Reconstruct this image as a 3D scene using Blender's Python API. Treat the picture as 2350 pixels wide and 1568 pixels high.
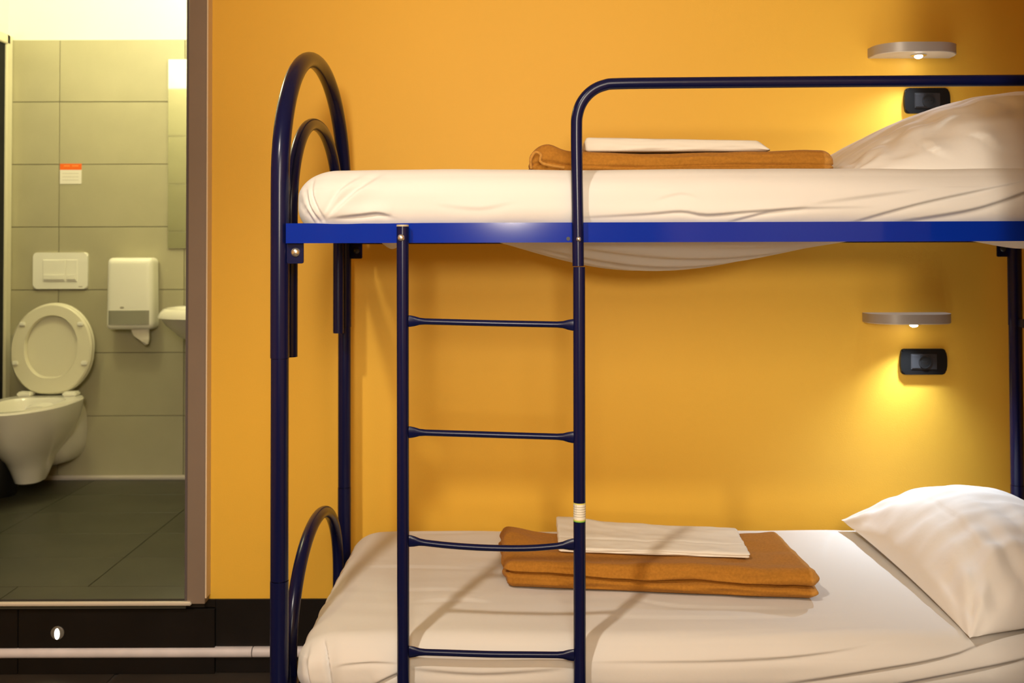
import bpy, bmesh, math, random
from mathutils import Vector, Matrix, noise
random.seed(4)
S = bpy.context.scene
for o in list(bpy.data.objects): bpy.data.objects.remove(o)
C = S.collection
R = math.radians

# ------------------------------------------------------------------ camera
F = 2285.0; PX, PY = 1175.0, 518.0; CAMZ = 1.32
TILT = R(1.2); ROLL = -0.0030
cam = bpy.data.cameras.new('camera'); camo = bpy.data.objects.new('camera', cam); C.objects.link(camo)
cam.sensor_width = 36; cam.sensor_fit = 'HORIZONTAL'; cam.lens = F * 36 / 2350
cam.shift_x = 0; cam.shift_y = -(784 - PY) / 2350
cam.clip_start = 0.02
CM = Matrix.Translation((0, 0, CAMZ)) @ Matrix.Rotation(R(90) + TILT, 4, 'X') @ Matrix.Rotation(ROLL, 4, 'Z')
camo.matrix_world = CM
cam.dof.use_dof = True; cam.dof.focus_distance = 2.2; cam.dof.aperture_fstop = 5.0
S.camera = camo
CR = CM.to_3x3(); CO = CM.translation
def ray(px, py): return CR @ Vector(((px - PX) / F, -(py - PY) / F, -1))
def P(px, py, Y):
    d = ray(px, py); return CO + d * (Y / d.y)
def PZ(px, py, z):
    d = ray(px, py); return CO + d * ((z - CAMZ) / d.z)
def PX_(px, py, X):
    d = ray(px, py); return CO + d * (X / d.x)

# ------------------------------------------------------------------ world, lights, exposure
S.view_settings.view_transform = 'Standard'; S.view_settings.look = 'None'
S.view_settings.exposure = 0.10; S.view_settings.gamma = 1; S.view_settings.use_curve_mapping = False
W = bpy.data.worlds.new('world'); S.world = W; W.use_nodes = True
W.node_tree.nodes['Background'].inputs[0].default_value = (0.02, 0.015, 0.01, 1)
W.node_tree.nodes['Background'].inputs[1].default_value = 1.0

def lamp(name, kind, loc, energy, color, target=None, radius=0.05, size=0.3, size_y=None, spot=None, blend=0.5, spread=None):
    l = bpy.data.lights.new(name, kind); l.energy = energy; l.color = color
    o = bpy.data.objects.new(name, l); C.objects.link(o); o.location = loc
    if kind == 'AREA':
        l.size = size
        if size_y: l.shape = 'RECTANGLE'; l.size_y = size_y
        if spread: l.spread = spread
    else: l.shadow_soft_size = radius
    if kind == 'SPOT': l.spot_size = spot; l.spot_blend = blend
    if target is not None:
        o.rotation_euler = (Vector(target) - Vector(loc)).to_track_quat('-Z', 'Y').to_euler()
    return o
WARM = (1.0, 0.80, 0.55)
lamp('room_spot', 'SPOT', (0.0, -3.30, 1.80), 520, (1.0, 0.88, 0.70), (0.36, 3.1, 1.85), radius=0.24, spot=R(29), blend=1.0)
lamp('room_ceiling_light', 'SPOT', (-0.9, 0.25, 2.80), 180, (1.0, 0.90, 0.76), (-0.7, 0.7, 0), radius=0.07, spot=R(118), blend=0.5)
lamp('room_fill_light', 'AREA', (0.1, -1.9, 2.50), 72, (1.0, 0.88, 0.70), (0.2, 2.0, 1.0), size=1.0)  # added soft ambient fill behind the camera, not a real fixture
lamp('bathroom_light', 'POINT', (-1.85, 3.80, 2.60), 24, (1.0, 0.91, 0.52), radius=0.08)
lamp('bathroom_mirror_light', 'POINT', (-1.22, 4.42, 2.60), 8, (1.0, 0.93, 0.55), radius=0.06)

# ------------------------------------------------------------------ materials
def mat(name, col, rough=0.5, metal=0.0, coat=0.0, bump=None, var=None, emit=None, estr=0, trans=0, spec=None, sheen=0, alpha=None):
    m = bpy.data.materials.new(name); m.use_nodes = True
    nt = m.node_tree; b = nt.nodes['Principled BSDF']
    b.inputs['Base Color'].default_value = (*col, 1); b.inputs['Roughness'].default_value = rough
    b.inputs['Metallic'].default_value = metal; b.inputs['Coat Weight'].default_value = coat
    b.inputs['Coat Roughness'].default_value = 0.12
    b.inputs['Transmission Weight'].default_value = trans; b.inputs['Sheen Weight'].default_value = sheen
    if spec is not None: b.inputs['Specular IOR Level'].default_value = spec
    if emit: b.inputs['Emission Color'].default_value = (*emit, 1); b.inputs['Emission Strength'].default_value = estr
    tc = nt.nodes.new('ShaderNodeTexCoord')
    if var:
        scale, amt = var
        n = nt.nodes.new('ShaderNodeTexNoise'); n.inputs['Scale'].default_value = scale; n.inputs['Detail'].default_value = 6
        nt.links.new(tc.outputs['Object'], n.inputs['Vector'])
        r = nt.nodes.new('ShaderNodeValToRGB')
        r.color_ramp.elements[0].position = 0.3; r.color_ramp.elements[1].position = 0.7
        r.color_ramp.elements[0].color = (*[c * (1 - amt) for c in col], 1)
        r.color_ramp.elements[1].color = (*[min(1, c * (1 + amt)) for c in col], 1)
        nt.links.new(n.outputs['Fac'], r.inputs['Fac']); nt.links.new(r.outputs['Color'], b.inputs['Base Color'])
    if bump:
        prev = None
        for scale, st, dist in bump:
            n = nt.nodes.new('ShaderNodeTexNoise'); n.inputs['Scale'].default_value = scale; n.inputs['Detail'].default_value = 4
            nt.links.new(tc.outputs['Object'], n.inputs['Vector'])
            bp = nt.nodes.new('ShaderNodeBump'); bp.inputs['Strength'].default_value = st; bp.inputs['Distance'].default_value = dist
            nt.links.new(n.outputs['Fac'], bp.inputs['Height'])
            if prev: nt.links.new(prev.outputs['Normal'], bp.inputs['Normal'])
            prev = bp
        nt.links.new(prev.outputs['Normal'], b.inputs['Normal'])
    return m
M = {}
M['orange'] = mat('orange_wall_paint', (0.84, 0.485, 0.052), 0.55, bump=[(260, 0.12, 0.002), (3, 0.05, 0.02)], var=(1.5, 0.02), spec=0.3)
M['white_paint'] = mat('white_paint', (0.85, 0.84, 0.78), 0.7, bump=[(150, 0.08, 0.002)])
M['navy'] = mat('navy_tube_paint', (0.003, 0.005, 0.040), 0.24, spec=0.28, bump=[(90, 0.04, 0.001)])
M['blue'] = mat('blue_rail_paint', (0.002, 0.022, 0.29), 0.08, spec=0.3, bump=[(12, 0.02, 0.001)])
M['sheet'] = mat('cotton_sheet', (0.68, 0.65, 0.615), 0.85, bump=[(900, 0.15, 0.0005), (14, 0.22, 0.006)], sheen=0.15, spec=0.2)
M['pillow'] = mat('pillow_cotton', (0.80, 0.76, 0.71), 0.85, bump=[(900, 0.12, 0.0005), (9, 0.25, 0.008)], sheen=0.15, spec=0.2)
M['towel'] = mat('folded_linen', (0.80, 0.75, 0.66), 0.9, bump=[(700, 0.2, 0.0006), (20, 0.15, 0.003)], spec=0.2)
M['tile'] = mat('bathroom_tile', (0.42, 0.39, 0.25), 0.42, var=(5, 0.05), bump=[(60, 0.06, 0.001)])
M['grout'] = mat('tile_grout', (0.20, 0.18, 0.12), 0.9)
M['bath_floor'] = mat('bathroom_floor_tile', (0.050, 0.048, 0.030), 0.38, var=(6, 0.16), bump=[(30, 0.10, 0.002)])
M['bath_joint'] = mat('bathroom_floor_joint', (0.034, 0.032, 0.020), 0.8)
M['floor'] = mat('dark_floor_tile', (0.045, 0.036, 0.028), 0.36, var=(5, 0.2), bump=[(20, 0.05, 0.001)])
M['base'] = mat('black_base_tile', (0.007, 0.0055, 0.005), 0.42, spec=0.3, var=(8, 0.2))
M['joint'] = mat('dark_joint', (0.035, 0.028, 0.022), 0.9)
M['cove'] = mat('pale_cove_strip', (0.68, 0.64, 0.67), 0.45, var=(12, 0.08))
M['nosing'] = mat('pale_metal_nosing', (0.78, 0.72, 0.62), 0.35, metal=0.3)
M['frame'] = mat('brown_grey_door_frame', (0.22, 0.165, 0.125), 0.45, var=(4, 0.06))
M['frame_dark'] = mat('dark_frame_seal', (0.10, 0.08, 0.08), 0.6)
M['frame_lit'] = mat('lit_frame_edge', (0.75, 0.60, 0.42), 0.5)  # side of the frame that catches light, brightness put into the colour
M['ceramic'] = mat('white_ceramic', (0.80, 0.77, 0.66), 0.16, coat=0.3, bump=[(4, 0.02, 0.01)])
M['plastic'] = mat('white_plastic', (0.88, 0.86, 0.74), 0.33, bump=[(100, 0.03, 0.0005)])
M['plastic2'] = mat('cream_seat_plastic', (0.74, 0.70, 0.52), 0.30, bump=[(5, 0.02, 0.005)])
M['window'] = mat('smoked_plastic', (0.30, 0.29, 0.22), 0.25, bump=[(30, 0.05, 0.001)])
M['paper'] = mat('paper_towel', (0.80, 0.74, 0.60), 0.9, bump=[(80, 0.2, 0.002)])
M['mirror'] = mat('mirror_glass', (0.93, 0.95, 0.90), 0.03, metal=1.0)
M['black'] = mat('black_plastic', (0.005, 0.005, 0.005), 0.42, spec=0.3, bump=[(200, 0.05, 0.0005)])
M['black2'] = mat('black_matt_plastic', (0.006, 0.006, 0.006), 0.5)
M['blackgloss'] = mat('grey_black_plastic', (0.032, 0.031, 0.032), 0.25, spec=0.35)
M['rim'] = mat('grey_rim', (0.14, 0.13, 0.11), 0.4)
M['bolt'] = mat('steel_bolt', (0.72, 0.66, 0.55), 0.28, metal=0.9, bump=[(200, 0.1, 0.0005)])
M['lamp'] = mat('grey_lamp_shell', (0.42, 0.38, 0.34), 0.45, metal=0.2, bump=[(200, 0.03, 0.0005)])
M['lampunder'] = mat('pale_lamp_underside', (0.72, 0.66, 0.55), 0.5)
M['chrome'] = mat('chrome', (0.7, 0.7, 0.7), 0.15, metal=1)
M['led'] = mat('led_lens', (1, 1, 1), 0.3, emit=(1.0, 0.98, 0.95), estr=22)
M['steplens'] = mat('step_light_lens', (1, 1, 1), 0.3, emit=(1.0, 0.98, 0.85), estr=5)
M['orange_print'] = mat('orange_print', (0.85, 0.14, 0.01), 0.5)
M['pale_print'] = mat('pale_orange_print', (0.90, 0.30, 0.06), 0.5)
M['white_print'] = mat('white_print', (0.80, 0.76, 0.66), 0.5)
M['grey_print'] = mat('grey_print', (0.42, 0.38, 0.28), 0.6)
M['green_print'] = mat('green_print', (0.16, 0.42, 0.05), 0.5)
M['yellow_print'] = mat('yellow_print', (0.66, 0.62, 0.16), 0.5)
M['cap'] = mat('beige_end_cap', (0.45, 0.38, 0.25), 0.5)
M['void'] = mat('dark_opening', (0.004, 0.004, 0.004), 0.9)

def blanket_mat(name, a, b_, x0, x1):
    m = mat(name, a, 0.95, bump=[(500, 0.5, 0.0015), (12, 0.25, 0.004)], sheen=0.05, spec=0.1)
    nt = m.node_tree; b = nt.nodes['Principled BSDF']
    tc = nt.nodes.new('ShaderNodeTexCoord'); sp = nt.nodes.new('ShaderNodeSeparateXYZ')
    nt.links.new(tc.outputs['Object'], sp.inputs[0])
    mr = nt.nodes.new('ShaderNodeMapRange'); mr.inputs[1].default_value = x0; mr.inputs[2].default_value = x1
    nt.links.new(sp.outputs[0], mr.inputs[0])
    n = nt.nodes.new('ShaderNodeTexNoise'); n.inputs['Scale'].default_value = 160; nt.links.new(tc.outputs['Object'], n.inputs['Vector'])
    mx = nt.nodes.new('ShaderNodeMix'); mx.data_type = 'RGBA'
    mx.inputs[6].default_value = (*a, 1); mx.inputs[7].default_value = (*b_, 1)
    nt.links.new(mr.outputs[0], mx.inputs[0])
    hs = nt.nodes.new('ShaderNodeHueSaturation'); nt.links.new(mx.outputs[2], hs.inputs['Color'])
    ma = nt.nodes.new('ShaderNodeMath'); ma.operation = 'MULTIPLY_ADD'; ma.inputs[1].default_value = 0.5; ma.inputs[2].default_value = 0.75
    nt.links.new(n.outputs['Fac'], ma.inputs[0]); nt.links.new(ma.outputs[0], hs.inputs['Value'])
    nt.links.new(hs.outputs[0], b.inputs['Base Color'])
    return m

# ------------------------------------------------------------------ helpers
def link(name, me, m=None, parent=None, loc=None):
    o = bpy.data.objects.new(name, me); C.objects.link(o)
    if m is not None and me is not None and not me.materials:
        for k in (m if isinstance(m, (list, tuple)) else [m]): me.materials.append(k)
    if parent: o.parent = parent
    if loc is not None: o.location = loc
    return o
def from_bm(name, bm, m, parent=None, smooth=True, loc=None, origin=None):
    me = bpy.data.meshes.new(name)
    bmesh.ops.recalc_face_normals(bm, faces=bm.faces)
    bm.to_mesh(me); bm.free()
    if origin is not None: me.transform(Matrix.Translation(-Vector(origin))); loc = origin
    if parent is not None and loc is None:
        me.transform(Matrix.Translation(-wloc(parent)))
    elif parent is not None and loc is not None:
        loc = Vector(loc) - wloc(parent)
    if smooth:
        for p in me.polygons: p.use_smooth = True
    o = link(name, me, m, parent, loc)
    if smooth:
        e = o.modifiers.new('edges', 'EDGE_SPLIT'); e.split_angle = R(38)
    return o
def wloc(o):
    v = Vector((0, 0, 0))
    while o: v += o.location; o = o.parent
    return v
def thing(name, label, cat, loc, group=None):
    o = link(name, None); o.location = loc; o['label'] = label; o['category'] = cat
    if group: o['group'] = group
    o.empty_display_size = 0.05
    return o
def tag(o, label, cat, group=None):
    o['label'] = label; o['category'] = cat
    if group: o['group'] = group
    return o
def struct(o): o['kind'] = 'structure'; return o

def box(bm, x0, x1, y0, y1, z0, z1, bev=0.0):
    r = bmesh.ops.create_cube(bm, size=1)
    vs = r['verts']
    for v in vs:
        v.co = Vector(((x0 + x1) / 2 + v.co.x * (x1 - x0), (y0 + y1) / 2 + v.co.y * (y1 - y0), (z0 + z1) / 2 + v.co.z * (z1 - z0)))
    if bev > 0:
        es = {e for v in vs for e in v.link_edges}
        bmesh.ops.bevel(bm, geom=list(es), offset=bev, segments=2 if bev > 0.002 else 1, affect='EDGES')
def boxo(name, d, m, parent=None, bev=0.0, smooth=False, **k):
    bm = bmesh.new(); box(bm, *d, bev=bev); return from_bm(name, bm, m, parent, smooth, **k)

def tube(bm, pts, r, seg=20, caps=True, ref=None):
    """sweep along pts; r scalar or list of scalars / (ra, rb) pairs. rb is along 'up' ref."""
    pts = [Vector(p) for p in pts]; n = len(pts); rings = []
    T = []
    for i in range(n):
        a = pts[max(0, i - 1)]; b = pts[min(n - 1, i + 1)]; T.append((b - a).normalized())
    u = Vector(ref) if ref else (Vector((0, 0, 1)) if abs(T[0].z) < 0.9 else Vector((0, 1, 0)))
    u = (u - T[0] * u.dot(T[0])).normalized()
    for i in range(n):
        u = (u - T[i] * u.dot(T[i])).normalized(); w = T[i].cross(u)
        rr = r[i] if isinstance(r, (list, tuple)) else r
        ra, rb = rr if isinstance(rr, (list, tuple)) else (rr, rr)
        rings.append([bm.verts.new(pts[i] + w * ra * math.cos(2 * math.pi * k / seg) + u * rb * math.sin(2 * math.pi * k / seg)) for k in range(seg)])
    for i in range(n - 1):
        for k in range(seg):
            bm.faces.new((rings[i][k], rings[i][(k + 1) % seg], rings[i + 1][(k + 1) % seg], rings[i + 1][k]))
    if caps: bm.faces.new(rings[0]); bm.faces.new(rings[-1])
def smoothpath(pts, per=8):
    pts = [Vector(p) for p in pts]; out = []
    for i in range(len(pts) - 1):
        p0 = pts[max(0, i - 1)]; p1 = pts[i]; p2 = pts[i + 1]; p3 = pts[min(len(pts) - 1, i + 2)]
        for j in range(per):
            t = j / per
            out.append(0.5 * ((2 * p1) + (p2 - p0) * t + (2 * p0 - 5 * p1 + 4 * p2 - p3) * t * t + (3 * p1 - p0 - 3 * p2 + p3) * t ** 3))
    out.append(pts[-1]); return out
def prism(bm, outline, axis, a, b):
    """outline: list of 2D points; axis 'Y' -> (x,z); 'Z' -> (x,y); 'X' -> (y,z)"""
    def mk(p, t):
        return {'Y': (p[0], t, p[1]), 'Z': (p[0], p[1], t), 'X': (t, p[0], p[1])}[axis]
    A = [bm.verts.new(mk(p, a)) for p in outline]; B = [bm.verts.new(mk(p, b)) for p in outline]
    n = len(outline)
    for i in range(n): bm.faces.new((A[i], A[(i + 1) % n], B[(i + 1) % n], B[i]))
    fa = bm.faces.new(A); fb = bm.faces.new(B)
    return fa, fb
def rrect(w, h, r, seg=6, cx=0, cy=0, bulge=0):
    out = []
    for qx, qy, a0 in ((1, 1, 0), (-1, 1, 90), (-1, -1, 180), (1, -1, 270)):
        for k in range(seg + 1):
            a = R(a0 + 90 * k / seg)
            out.append((cx + qx * (w / 2 - r) + r * math.cos(a), cy + qy * (h / 2 - r) + r * math.sin(a)))
        if bulge:
            # bulge left/right sides outward
            pass
    return out
def grid_box(bm, nx, ny, nz, fn):
    """closed box grid; fn(u,v,w) with u,v,w in [0,1] -> world"""
    cache = {}
    def V(i, j, k):
        key = (i, j, k)
        if key not in cache: cache[key] = bm.verts.new(fn(i / nx, j / ny, k / nz))
        return cache[key]
    for i in range(nx):
        for j in range(ny):
            for k in (0, nz): bm.faces.new((V(i, j, k), V(i + 1, j, k), V(i + 1, j + 1, k), V(i, j + 1, k)))
    for i in range(nx):
        for k in range(nz):
            for j in (0, ny): bm.faces.new((V(i, j, k), V(i + 1, j, k), V(i + 1, j, k + 1), V(i, j, k + 1)))
    for j in range(ny):
        for k in range(nz):
            for i in (0, nx): bm.faces.new((V(i, j, k), V(i, j + 1, k), V(i, j + 1, k + 1), V(i, j, k + 1)))
def rounded(p, h, r):
    """round a point p of a box of half sizes h; returns point and outward normal"""
    r = tuple(min(a, b) for a, b in zip((r, r, r) if not isinstance(r, tuple) else r, h))
    q = Vector([max(-(h[i] - r[i]), min(h[i] - r[i], p[i])) for i in range(3)])
    d = Vector([(p[i] - q[i]) / r[i] if r[i] > 0 else 0 for i in range(3)])
    if d.length < 1e-6: return Vector(p), Vector((0, 0, 0))
    # spherify: cube corner to sphere
    m = max(abs(d.x), abs(d.y), abs(d.z)); n = d.normalized()
    return q + Vector([n[i] * r[i] * m for i in range(3)]), n
def G(x, s): return math.exp(-(x / s) ** 2)
def sstep(a, b, x):
    t = max(0, min(1, (x - a) / (b - a))); return t * t * (3 - 2 * t)
def segdist(px, pz, pts):
    """distance to polyline, signed side, and param"""
    best = 1e9; sg = 0; tt = 0; n = len(pts) - 1
    for i in range(n):
        ax, az = pts[i]; bx, bz = pts[i + 1]; dx, dz = bx - ax, bz - az; L = dx * dx + dz * dz
        t = max(0, min(1, ((px - ax) * dx + (pz - az) * dz) / L)); qx, qz = ax + dx * t, az + dz * t
        d = math.hypot(px - qx, pz - qz)
        if d < best: best = d; sg = 1 if (dx * (pz - az) - dz * (px - ax)) > 0 else -1; tt = (i + t) / n
    return best, sg, tt
def crease(px, pz, pts, amp, w):
    d, sg, t = segdist(px, pz, pts)
    if d > 0.1: return 0
    f = math.sin(math.pi * min(1, max(0, 0.02 + t * 0.96))) ** 0.9
    # sharp step below the line plus soft swell above
    w = max(w, .007); k = sstep(-.45 * w, .45 * w, d * sg)
    return 0.75 * amp * f * (k * G(d, w * 2.6) - (1 - k) * 0.9 * G(d, w * 1.2))

# ------------------------------------------------------------------ key dimensions
YW = 3.13                       # orange wall face
YN, YF = 2.176, 3.014           # near / far bed posts
XL = -0.507; XR = 1.520         # bed end planes
YB = 4.76                       # bathroom back wall
ZB = P(250, 1100, YB).z         # bathroom floor height
# ------------------------------------------------------------------ room shell
RX0, RX1, RY0, CEIL = -2.55, 1.85, -3.6, 2.95
DX0 = -1.86                      # door opening left
DX1 = P(440, 800, YW).x           # door opening right
DTOP = ZB + 2.12
WT = 0.12
def wall_mesh(name, parts, m, parent=None):
    bm = bmesh.new()
    for d in parts: box(bm, *d)
    return from_bm(name, bm, m, parent, False)
wb = struct(wall_mesh('wall_back', [(DX1, RX1, YW, YW + WT, 0, CEIL), (RX0, DX0, YW, YW + WT, 0, CEIL), (DX0, DX1, YW, YW + WT, DTOP, CEIL)], M['orange']))
struct(wall_mesh('wall_left', [(RX0 - 0.1, RX0, RY0, YW, 0, CEIL)], M['orange']))
struct(wall_mesh('wall_right', [(RX1, RX1 + 0.1, RY0, YW, 0, CEIL)], M['orange']))
struct(wall_mesh('wall_front', [(RX0, RX1, RY0 - 0.1, RY0, 0, CEIL)], M['orange']))
struct(wall_mesh('wall_shadow_blocker', [(0.975, 1.10, RY0, 1.68, 0, CEIL)], M['orange']))  # unseen wall added to shade the right end of bed and back wall
struct(wall_mesh('ceiling', [(RX0, RX1, RY0, YW, CEIL, CEIL + 0.1)], M['white_paint']))
fl = struct(wall_mesh('floor', [(RX0, RX1, RY0, YW, -0.05, -0.004)], M['joint']))
# floor tiles of the bedroom (60 cm)
tb = bmesh.new(); box(tb, -0.2985, 0.2985, -0.2985, 0.2985, -0.004, 0.0, bev=0.0006)
tme = bpy.data.meshes.new('floor_tile'); tb.to_mesh(tme); tb.free(); tme.materials.append(M['floor'])
JX = P(498, 1440, YW).x
x = JX - 0.6 * 3.5 + 0.3 - 0.3
for i in range(-3, 6):
    for j in range(0, 5):
        cx = JX + 0.3 + i * 0.61 - 0.3; cy = YW - 0.31 - j * 0.6
        if RX0 - 0.1 < cx - 0.2 and cx + 0.2 < RX1 + 0.1 and cy > RY0:
            o = link('floor_tile', tme, None, fl); o.location = (cx, cy, 0)
# bathroom shell
BX0 = P(18, 500, YB).x; BX1 = -0.95; BCEIL = 2.85
bw = struct(wall_mesh('wall_bathroom_back', [(BX0 - 0.1, BX1 + 0.1, YB + 0.006, YB + 0.1, ZB - 0.05, BCEIL)], M['white_paint']))
bwl = struct(wall_mesh('wall_bathroom_left', [(BX0 - 0.1, BX0 - 0.006, YW + WT, YB + 0.006, ZB - 0.05, BCEIL)], M['white_paint']))
bwr = struct(wall_mesh('wall_bathroom_right', [(BX1, BX1 + 0.1, YW + WT, YB + 0.006, ZB - 0.05, BCEIL)], M['white_paint']))
bwf = struct(wall_mesh('wall_bathroom_front', [(DX1, BX1, YW + WT, YW + WT + 0.01, ZB, BCEIL), (BX0, DX0, YW + WT, YW + WT + 0.01, ZB, BCEIL), (DX0, DX1, YW + WT, YW + WT + 0.01, DTOP, BCEIL)], M['white_paint']))
struct(wall_mesh('ceiling_bathroom', [(BX0 - 0.1, BX1 + 0.1, YW + WT, YB + 0.1, BCEIL, BCEIL + 0.08)], M['white_paint']))
bf = struct(wall_mesh('floor_bathroom', [(BX0 - 0.1, BX1 + 0.1, YW - 0.0, YB + 0.05, 0, ZB - 0.0025), (DX0 - 0.1, DX1 - 0.002, YW - 0.043, YW, ZB - 0.010, ZB - 0.0025)], M['bath_joint']))
# grout backing behind wall tiles
TT = ZB + 7 * 0.30
boxo('grout', (BX0, BX1, YB + 0.0022, YB + 0.0065, ZB, TT - 0.0015), M['grout'], bw)
boxo('grout', (BX0 - 0.0065, BX0 - 0.0022, YW + WT, YB, ZB, TT - 0.0015), M['grout'], bwl)
JT = P(136, 450, YB).x
def tile_mesh(w, h, axis, m, name='tile'):
    bm = bmesh.new()
    if axis == 'Y': box(bm, -w / 2 + 0.0016, w / 2 - 0.0016, -0.004, 0.002, -h / 2 + 0.0016, h / 2 - 0.0016, bev=0.0012)
    if axis == 'X': box(bm, -0.004, 0.002, -w / 2 + 0.0016, w / 2 - 0.0016, -h / 2 + 0.0016, h / 2 - 0.0016, bev=0.0012)
    if axis == 'Z': box(bm, -w / 2 + 0.0013, w / 2 - 0.0013, -h / 2 + 0.0013, h / 2 - 0.0013, -0.004, 0.0, bev=0.0008)
    me = bpy.data.meshes.new(name); bm.to_mesh(me); bm.free(); me.materials.append(m); return me
cache = {}
for k in range(7):
    z = ZB + 0.15 + k * 0.30
    for x0, x1 in ((BX0, JT), (JT, JT + 0.6), (JT + 0.6, BX1)):
        key = round(x1 - x0, 4)
        if key not in cache: cache[key] = tile_mesh(x1 - x0, 0.30, 'Y', M['tile'], 'wall_tile')
        o = link('wall_tile', cache[key], None, bw); o.location = ((x0 + x1) / 2, YB + random.uniform(-.0004, .0004) + 0.001, z)
    for y0, y1 in ((YW + WT + .01, YW + WT + .51), (YW + WT + .51, YW + WT + 1.01), (YW + WT + 1.01, YB)):
        key = ('r', round(y1 - y0, 3))
        if key not in cache: cache[key] = tile_mesh(y1 - y0, 0.30, 'X', M['tile'], 'wall_tile')
        o = link('wall_tile', cache[key], None, bwr); o.location = (BX1 - 0.001, (y0 + y1) / 2, z)
    if k < 7:
        for y0, y1 in ((YW + WT, YW + WT + 0.3),):
            key = ('l', round(y1 - y0, 4))
            if key not in cache: cache[key] = tile_mesh(y1 - y0, 0.30, 'X', M['tile'], 'wall_tile')
            o = link('wall_tile', cache[key], None, bwl); o.location = (BX0 - 0.001, (y0 + y1) / 2, z)
    for x0, x1 in ((BX0, DX0), (DX1 + .002, BX1)):
        key = ('f', round(x1 - x0, 4))
        if key not in cache: cache[key] = tile_mesh(x1 - x0, 0.30, 'Y', M['tile'], 'wall_tile')
        o = link('wall_tile', cache[key], None, bwf); o.location = ((x0 + x1) / 2, YW + WT + 0.013, z)
ftm = tile_mesh(0.6, 0.3, 'Z', M['bath_floor'], 'floor_tile')
for i in range(3):
    for j in range(6):
        cx = BX0 + 0.13 + 0.6 * i; cy = YB - 0.15 - j * 0.3
        if cy - 0.15 < YW - 0.05 : continue
        o = link('floor_tile', ftm, None, bf); o.location = (cx, cy, ZB)
ft2 = tile_mesh(0.6, 0.172, 'Z', M['bath_floor'], 'floor_tile')
for i in range(2):
    o = link('floor_tile', ft2, None, bf); o.location = (DX1 - 0.303 - 0.6 * i, YW + 0.044, ZB)
# pale cove strip at the bathroom wall foot
struct(boxo('baseboard_bathroom', (BX0, BX1, YB - 0.022, YB - 0.003, ZB, ZB + 0.021), M['nosing'], bev=0.006))
# side door frame on the left bathroom wall
d2 = struct(boxo('door_2', (BX0 - 0.002, BX0 + 0.012, YW + WT + 0.35, YB - 0.06, ZB, TT - 0.03), M['void']))
bm = bmesh.new()
box(bm, BX0 - 0.002, BX0 + 0.022, YB - 0.058, YB - 0.006, ZB, TT + 0.015, bev=0.004)
box(bm, BX0 - 0.002, BX0 + 0.022, YW + WT + 0.3, YB - 0.03, TT - 0.03, TT + 0.015, bev=0.004)
from_bm('door_frame', bm, M['plastic2'], d2)

# doorway of the bathroom: brown grey frame + edge strip painted as lit
FY = YW - 0.045
fx0, fx1 = P(431, 800, FY).x, P(472, 800, FY).x
fzb = P(440, 1387, FY).z
d1 = struct(boxo('door_1', (fx0, fx1, FY, YW + WT, fzb, DTOP + 0.05), M['frame'], bev=0.0015))
boxo('seal', (fx0 - 0.011, fx0, FY + 0.012, YW + WT - 0.01, fzb, DTOP), M['frame_dark'], d1)
boxo('frame_edge', (fx1, fx1 + 0.004, FY + 0.002, YW, P(472, 1374, FY).z, DTOP + 0.05), M['frame_lit'], d1)
boxo('frame_head', (DX0 - 0.05, fx1, FY, YW + WT, DTOP, DTOP + 0.05), M['frame'], d1)
boxo('frame_jamb', (DX0 - 0.05, DX0 + 0.01, FY, YW + WT, ZB, DTOP), M['frame'], d1)
# threshold nosing
ty = YW - 0.055
struct(boxo('trim_1', (DX0 - 0.1, P(438, 1388, ty).x, ty, ty + 0.012, P(200, 1392, ty).z, P(200, 1383, ty).z), M['nosing'], bev=0.003))
# black tile riser / baseboard, individual tiles
zt = P(550, 1373, YW).z; zb0 = P(550, 1488, YW).z
bb = struct(boxo('baseboard_back', (RX0, RX1, YW - 0.006, YW + 0.002, 0.0, zt - 0.002), M['joint']))
n = 0
for i in range(-3, 4):
    x0 = JX + i * 0.610; x1 = x0 + 0.610
    x0 = max(x0, RX0); x1 = min(x1, RX1)
    if x1 - x0 < 0.03: continue
    topz = zt
    if x1 <= JX + 0.01: topz = P(200, 1393, YW).z
    boxo('base_tile', (x0 + 0.001, x1 - 0.001, YW - 0.012 - (0.01 if x1 <= JX + .01 else 0), YW - 0.004, 0.001, topz), M['base'], bb, bev=0.001)
# the short piece between door frame and first joint, level with the skirting
boxo('base_tile', (P(472, 1380, YW).x, JX - 0.001, YW - 0.0125, YW - 0.004, P(480, 1391, YW).z, zt), M['base'], bb, bev=0.001)
# pale half round strip on the foot of the riser
YS = YW - 0.030
zc1, zc0 = P(300, 1490, YS).z, P(300, 1512, YS).z
def cove(name, xa, xb):
    bm = bmesh.new(); hh = (zc1 - zc0) / 2; zc = (zc0 + zc1) / 2
    prof = [(YW - 0.010, zc - hh)] + [(YW - 0.022 - 0.012 * math.cos(R(a)), zc + hh * math.sin(R(a))) for a in range(-90, 91, 20)] + [(YW - 0.010, zc + hh)]
    prism(bm, prof, 'X', xa, xb); return from_bm(name, bm, M['cove'])
XC = P(578, 1500, YS).x
struct(cove('trim_2', RX0, XC - 0.0015)); struct(cove('trim_3', XC + 0.0015, RX1))

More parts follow.
